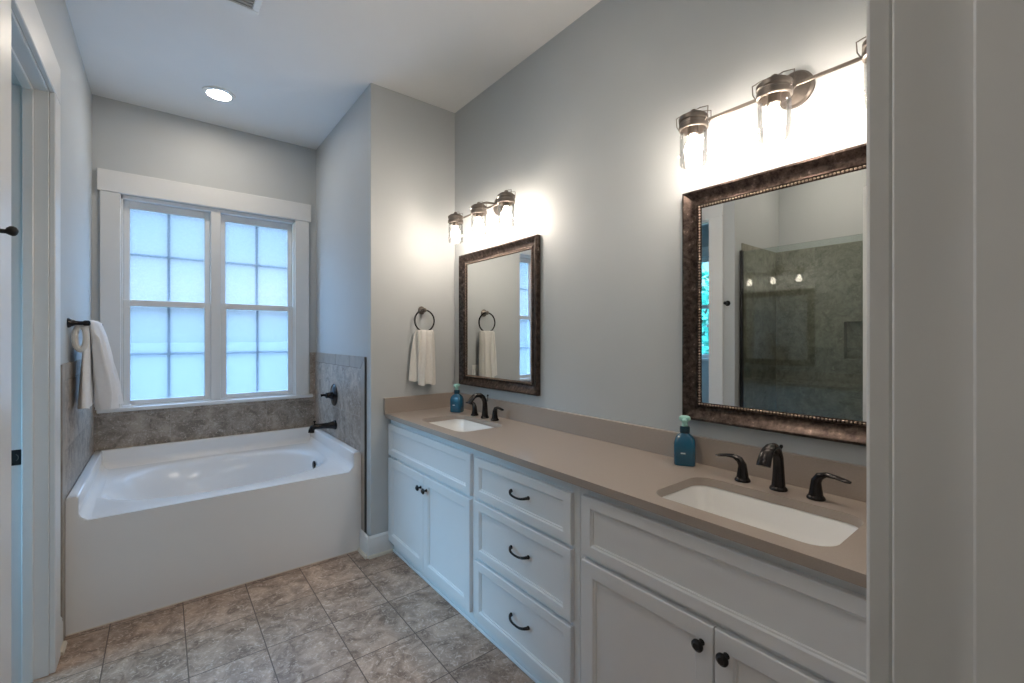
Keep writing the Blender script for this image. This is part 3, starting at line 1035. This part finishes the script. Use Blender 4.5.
# ------------------------------------------------------------------ vanity light bars
def light_bar(loc, label):
    o = thing('vanity_light', label, 'wall light', loc, group='three-light vanity fixtures')
    LX, ZB = -.165, -.040
    mk('backplate', MB().lathe([(0, 0), (.060, 0), (.060, -.010), (.054, -.018), (.030, -.024), (.012, -.030), (0, -.030)], axis='x', n=36, caps=False), 'nickel', o)
    mk('arm', MB().tube([(-.02, 0, 0), (-.06, 0, .004), (-.11, 0, .0), (-.145, 0, -.014), (LX, 0, -.022)], [.008, .007, .007, .007, .007], 10), 'nickel', o)
    mk('crossbar', MB().box(LX + .050, -.29, ZB - .004, LX + .054, .29, ZB + .008, .001).box(LX + .02, -.277, ZB - .003, LX + .054, -.271, ZB + .006).box(LX + .02, -.003, ZB - .003, LX + .054, .003, ZB + .006).box(LX + .02, .267, ZB - .003, LX + .054, .273, ZB + .006), 'nickel', o)
    for dy in (-.274, 0, .270):
        c_ = (LX, dy, 0)
        cap = MB()
        cap.lathe([(.0, -.026), (.034, -.026), (.040, -.030), (.042, -.036), (.050, -.038), (.050, -.050), (.046, -.053), (.046, -.060), (.050, -.063), (.050, -.078), (.047, -.082), (.044, -.082), (.042, -.05), (0, -.04)], c=c_, n=36, caps=False)
        cap.lathe([(.012, -.026), (.013, -.018), (.010, -.010), (.004, -.006), (0, -.006)], c=c_, n=16, caps=False)
        cp = mk('lamp_cap', cap, 'nickel', o)
        wr = MB()
        for s_ in (-1, 1):
            y_ = dy + s_ * .051
            wr.tube([(LX - .012, y_, -.068), (LX - .012, y_ + s_ * .008, -.052), (LX - .012, y_ + s_ * .010, -.022), (LX - .012, y_ - s_ * .02, -.016), (LX - .006, dy + s_ * .012, -.016)], .0018, 8)
            wr.tube([(LX + .02, y_ - s_ * .004, -.068), (LX + .02, y_ + s_ * .004, -.052), (LX + .02, y_ + s_ * .004, -.026), (LX + .012, y_ - s_ * .024, -.020)], .0018, 8)
        mk('bail_wire', wr, 'nickel', cp)
        mk('socket', MB().lathe([(0, -.05), (.016, -.05), (.018, -.06), (.018, -.098), (.014, -.102), (0, -.102)], c=c_, n=20, caps=False), 'nickel', cp)
        j_ = MB().lathe([(.040, -.078), (.0445, -.088), (.0465, -.10), (.0465, -.20), (.0445, -.206)], c=c_, n=36, caps=False)
        for a in (R(25), R(115), R(205), R(295)):
            q = Vector((LX + math.cos(a) * .0465, dy + math.sin(a) * .0465, -.168))
            j_.lathe([(.006, -.001), (.005, .002), (.0025, .0035), (0, .004)], c=(0, 0, 0), n=10, caps=False)
            n_ = 10 * 4
            rot = Matrix.Rotation(a, 3, 'Z') @ Matrix.Rotation(R(90), 3, 'Y')
            for i_ in range(len(j_.v) - n_, len(j_.v)):
                j_.v[i_] = tuple(q + rot @ Vector(j_.v[i_]))
        js = mk('glass_jar', j_, 'jar', o, smooth=60)
        bl = MB().lathe([(0, -.100), (.012, -.100), (.0135, -.112), (.020, -.124), (.028, -.138), (.0305, -.152), (.028, -.167), (.020, -.178), (.010, -.183), (0, -.184)], c=c_, n=20, caps=False)
        mk('bulb', bl, 'bulb', o, smooth=80)
light_bar((XR, .588, 2.235), 'three-jar vanity light bar over the near mirror, cut off by the doorway')
light_bar((XR, 2.245, 2.235), 'three-jar vanity light bar over the far mirror, near the corner')

# ------------------------------------------------------------------ ceiling items
rc = thing('recessed_light', 'round glowing recessed ceiling light over the tub', 'ceiling light', (.300, 3.553, ZC))
mk('trim_ring', MB().lathe([(.070, -.012), (.076, -.010), (.093, -.006), (.095, 0), (.068, 0)], n=40, caps=False), 'white_plastic', rc)
mk('lens', MB().lathe([(0, -.011), (.05, -.0115), (.069, -.0105), (.069, -.004), (0, -.004)], n=40, caps=False), 'can', rc)
shower_fill = thing('recessed_light', 'added unseen fill light recessed in the shower alcove ceiling', 'ceiling light', (-.82, 1.15, ZC))  # invented lamp, added to brighten the shower tile
for ch in list(rc.children):
    copy_tree(ch, shower_fill)
aisle_fill = thing('recessed_light', 'added unseen fill light recessed above the vanity aisle, nearer the entry', 'ceiling light', (.42, 1.25, ZC))  # invented lamp, added to raise the overall room brightness
for ch in list(rc.children):
    copy_tree(ch, aisle_fill)
vt = thing('ceiling_vent', 'beige ceiling exhaust grille cut off by the top edge', 'vent', (.225, 2.395, ZC))
vf = MB()
for a_, b_, c_, d_ in ((-.155, -.155, .155, -.125), (-.155, .125, .155, .155), (-.155, -.125, -.125, .125), (.125, -.125, .155, .125)):
    vf.box(a_, b_, -.018, c_, d_, 0, .004)
mk('vent_frame', vf, 'white_plastic', vt)
vs_ = MB().box(-.125, -.125, -.006, .125, .125, -.002)
for i in range(11):
    y = -.12 + i * .0235
    vs_.box(-.125, y, -.015, .125, y + .012, -.010)
mk('grille', vs_, 'ventgrey', vt, smooth=0)
hl = thing('hall_fill_lamp', 'added unseen fill lamp, flush dome on the ceiling beyond the entry', 'ceiling light', (0.1, -1.4, 2.75))  # invented lamp, added as fill coming in through the entry doorway
mk('dome', MB().lathe([(.17, -.02), (.16, -.055), (.12, -.085), (.06, -.10), (0, -.105)], n=32, caps=False), 'hall_fill', hl, smooth=80)
mk('lamp_base', MB().lathe([(0, 0), (.185, 0), (.185, -.02), (.17, -.025), (.0, -.022)], n=32, caps=False), 'nickel', hl)

# ------------------------------------------------------------------ towel ring, hook, bar, outlet
tr_ = thing('towel_ring', 'small dark bronze towel ring on the partition wall', 'towel ring', (1.408, YS, 1.594))
mk('ring_mount', MB().lathe([(0, 0), (.027, 0), (.028, -.004), (.022, -.012), (.013, -.018), (.011, -.034), (.015, -.040), (.015, -.050), (.010, -.055), (0, -.056)], axis='y', n=28, caps=False), 'nickel', tr_)
rg = [(math.sin(2 * PI * k / 40) * .073, -.045, -.073 + math.cos(2 * PI * k / 40) * .073) for k in range(41)]
mk('ring', MB().tube(rg, .0052, 10, False), 'bronze', tr_, smooth=80)

def drape(secs, nz=46, na=84):
    """closed cloth column: secs = list of dict(z, cx, cy, hx, hy, amp, lobes, ph) interpolated along z"""
    def lerp(a, b_, t_): return a + (b_ - a) * t_
    rg_ = []
    for i in range(nz + 1):
        s_ = i / nz * (len(secs) - 1)
        k_ = min(int(s_), len(secs) - 2)
        t_ = s_ - k_
        t2 = t_ * t_ * (3 - 2 * t_) * .5 + t_ * .5
        A, B = secs[k_], secs[k_ + 1]
        q = {n_: lerp(A[n_], B[n_], t2) for n_ in A}
        ring = []
        for j_ in range(na):
            a = 2 * PI * j_ / na
            ca, sa = math.cos(a), math.sin(a)
            x = math.copysign(abs(ca) ** .75, ca) * q['hx']
            y = math.copysign(abs(sa) ** .75, sa) * q['hy']
            u = x / max(q['hx'], 1e-5) if q['hx'] > q['hy'] else y / max(q['hy'], 1e-5)
            wv = q['amp'] * (math.sin(u * q['lobes'] * PI + q['ph']) + .45 * math.sin(u * q['lobes'] * 2.3 * PI + q['ph'] * 2.1 + i * .05))
            if q['hx'] > q['hy']: y += wv
            else: x += wv
            zz = q['z'] + (.006 * math.sin(u * 5 + q['ph']) if i > nz * .8 else 0) * (i / nz)
            ring.append(Vector((q['cx'] + x, q['cy'] + y, zz)))
        rg_.append(ring)
    return MB().rings(rg_)
D = lambda z, cx, cy, hx, hy, amp, lobes, ph: dict(z=z, cx=cx, cy=cy, hx=hx, hy=hy, amp=amp, lobes=lobes, ph=ph)

ht = thing('hand_towel', 'white hand towel hanging through the small towel ring', 'towel', (1.40, YS - .05, 1.09))
fl_ = drape([D(1.458, 1.412, 2.752, .056, .014, .002, 2, 0), D(1.448, 1.412, 2.750, .066, .020, .004, 2.4, .3), D(1.38, 1.414, 2.741, .066, .018, .006, 2.6, .6),
             D(1.25, 1.418, 2.739, .068, .017, .007, 2.4, 1.0), D(1.17, 1.419, 2.737, .067, .016, .006, 2.1, 1.4), D(1.088, 1.420, 2.735, .066, .014, .006, 2.0, 1.7)])
mk('front_fold', sub(fl_, ht), 'towel', ht, smooth=80)
bk_ = drape([D(1.455, 1.405, 2.764, .058, .010, .001, 2, 0), D(1.43, 1.400, 2.764, .066, .010, .002, 2, 0), D(1.30, 1.389, 2.765, .076, .009, .003, 2, .5), D(1.115, 1.381, 2.768, .081, .007, .003, 2, 1)])
mk('back_fold', sub(bk_, ht), 'towel', ht, smooth=80)

# towel bar on left wall
tb_ = thing('towel_bar', 'dark bronze towel bar on the left wall by the tub', 'towel bar', (XL, 3.11, 1.478))
BX = .070
for yy_ in (0, .61):
    mk('post', MB().lathe([(0, 0), (.024, 0), (.025, .005), (.019, .013), (.011, .03), (.010, .055), (.014, .062), (.014, .078), (.009, .083), (0, .084)], c=(0, yy_, 0), axis='x', n=24, caps=False), 'bronze', tb_)
mk('bar', MB().tube([(BX, .0, 0), (BX, .61, 0)], .008, 14), 'bronze', tb_)
bx_ = XL + BX
bt = thing('bath_towel', 'large white bath towel draped over the towel bar beside the window', 'towel', (bx_, 3.35, 1.03))
f1 = drape([D(1.497, bx_ + .002, 3.36, .012, .165, .001, 2, 0), D(1.485, bx_ + .010, 3.36, .022, .172, .002, 2.4, .2), D(1.40, bx_ + .026, 3.36, .020, .170, .008, 3.6, .6),
            D(1.22, bx_ + .046, 3.365, .024, .172, .017, 3.8, 1.0), D(1.10, bx_ + .060, 3.37, .028, .176, .021, 3.8, 1.3), D(1.022, bx_ + .066, 3.37, .028, .178, .022, 3.8, 1.5)])
mk('front_fold', sub(f1, bt), 'towelb', bt, smooth=80)
f2 = drape([D(1.494, bx_ - .003, 3.36, .010, .150, .001, 2, 0), D(1.44, bx_ - .012, 3.33, .014, .165, .002, 2, 0), D(1.25, bx_ - .012, 3.28, .018, .160, .004, 2.2, .5), D(1.045, bx_ - .014, 3.24, .022, .165, .005, 2.2, 1)])
mk('back_fold', sub(f2, bt), 'towelb', bt, smooth=80)
# small folded cloth looped at the near end of the bar
wc_ = thing('washcloth', 'small cream washcloth looped under the near end of the towel bar', 'towel', (bx_, 3.14, 1.36))
pr = []
for k in range(25):
    a = 2 * PI * k / 24
    pr.append((bx_ - .027 + .021 * math.sin(a), 1.404 + .060 * math.cos(a)))
lp = MB()
rr_ = []
for y_ in (3.128, 3.136, 3.155, 3.163):
    e_ = .005 if y_ in (3.128, 3.163) else .0155
    outer = [Vector((x_ + (x_ - (bx_ - .027)) * e_ / .026, y_, z_ + (z_ - 1.404) * e_ / .058)) for x_, z_ in pr[:-1]]
    inner = [Vector((x_ - (x_ - (bx_ - .027)) * e_ / .026, y_, z_ - (z_ - 1.404) * e_ / .058)) for x_, z_ in pr[:-1]]
    rr_.append((outer, inner))
lp.rings([rr_[0][1]] + [q[0] for q in rr_] + [q[1] for q in rr_[::-1]], True, False, False)
mk('cloth_loop', sub(lp, wc_), 'towel', wc_, smooth=70)

# robe hook on the left wall, beside the side doorway
hk = thing('robe_hook', 'black robe hook on the left wall beside the side doorway', 'hook', (XL, 1.80, 1.693))
mk('hook_plate', MB().lathe([(0, 0), (.022, 0), (.023, .004), (.016, .010), (.009, .014), (0, .014)], axis='x', n=24, caps=False), 'black', hk)
mk('hook_arm', MB().tube([(.008, 0, 0), (.026, 0, -.002), (.036, 0, -.002), (.040, 0, -.001), (.046, 0, 0), (.052, 0, .001), (.057, 0, .001), (.060, 0, .001)], [.009, .006, .006, .010, .0135, .0135, .010, .003], 16), 'black', hk, smooth=60)
# outlet behind the ring towel
ot = thing('wall_outlet', 'white outlet plate on the partition wall half behind the hand towel', 'outlet', (1.480, YS, 1.145))
mk('cover_plate', MB().box(-.035, -.006, -.057, .035, 0, .057, .003, 2), 'white_plastic', ot)
for z_ in (-.02, .02):
    mk('socket', MB().box(-.016, -.008, z_ - .014, .016, -.004, z_ + .014, .003), 'white_plastic', ot)

# ------------------------------------------------------------------ shower front seen in the mirror
sg = thing('shower_screen', 'clear glass shower screen with dark edge channel, seen in the near mirror', 'shower screen', (-.445, 1.1, 0))
mk('glass_panel', sub(MB().box(-.449, .46, .10, -.441, 1.715, 2.12), sg), 'shower_glass', sg, smooth=0)
mk('edge_channel', sub(MB().box(-.458, 1.712, .08, -.432, 1.734, 2.13, .002), sg), 'black', sg)
mk('curb', sub(MB().box(-.49, .46, 0, -.39, 1.734, .09, .004), sg), 'tile_trim', sg)
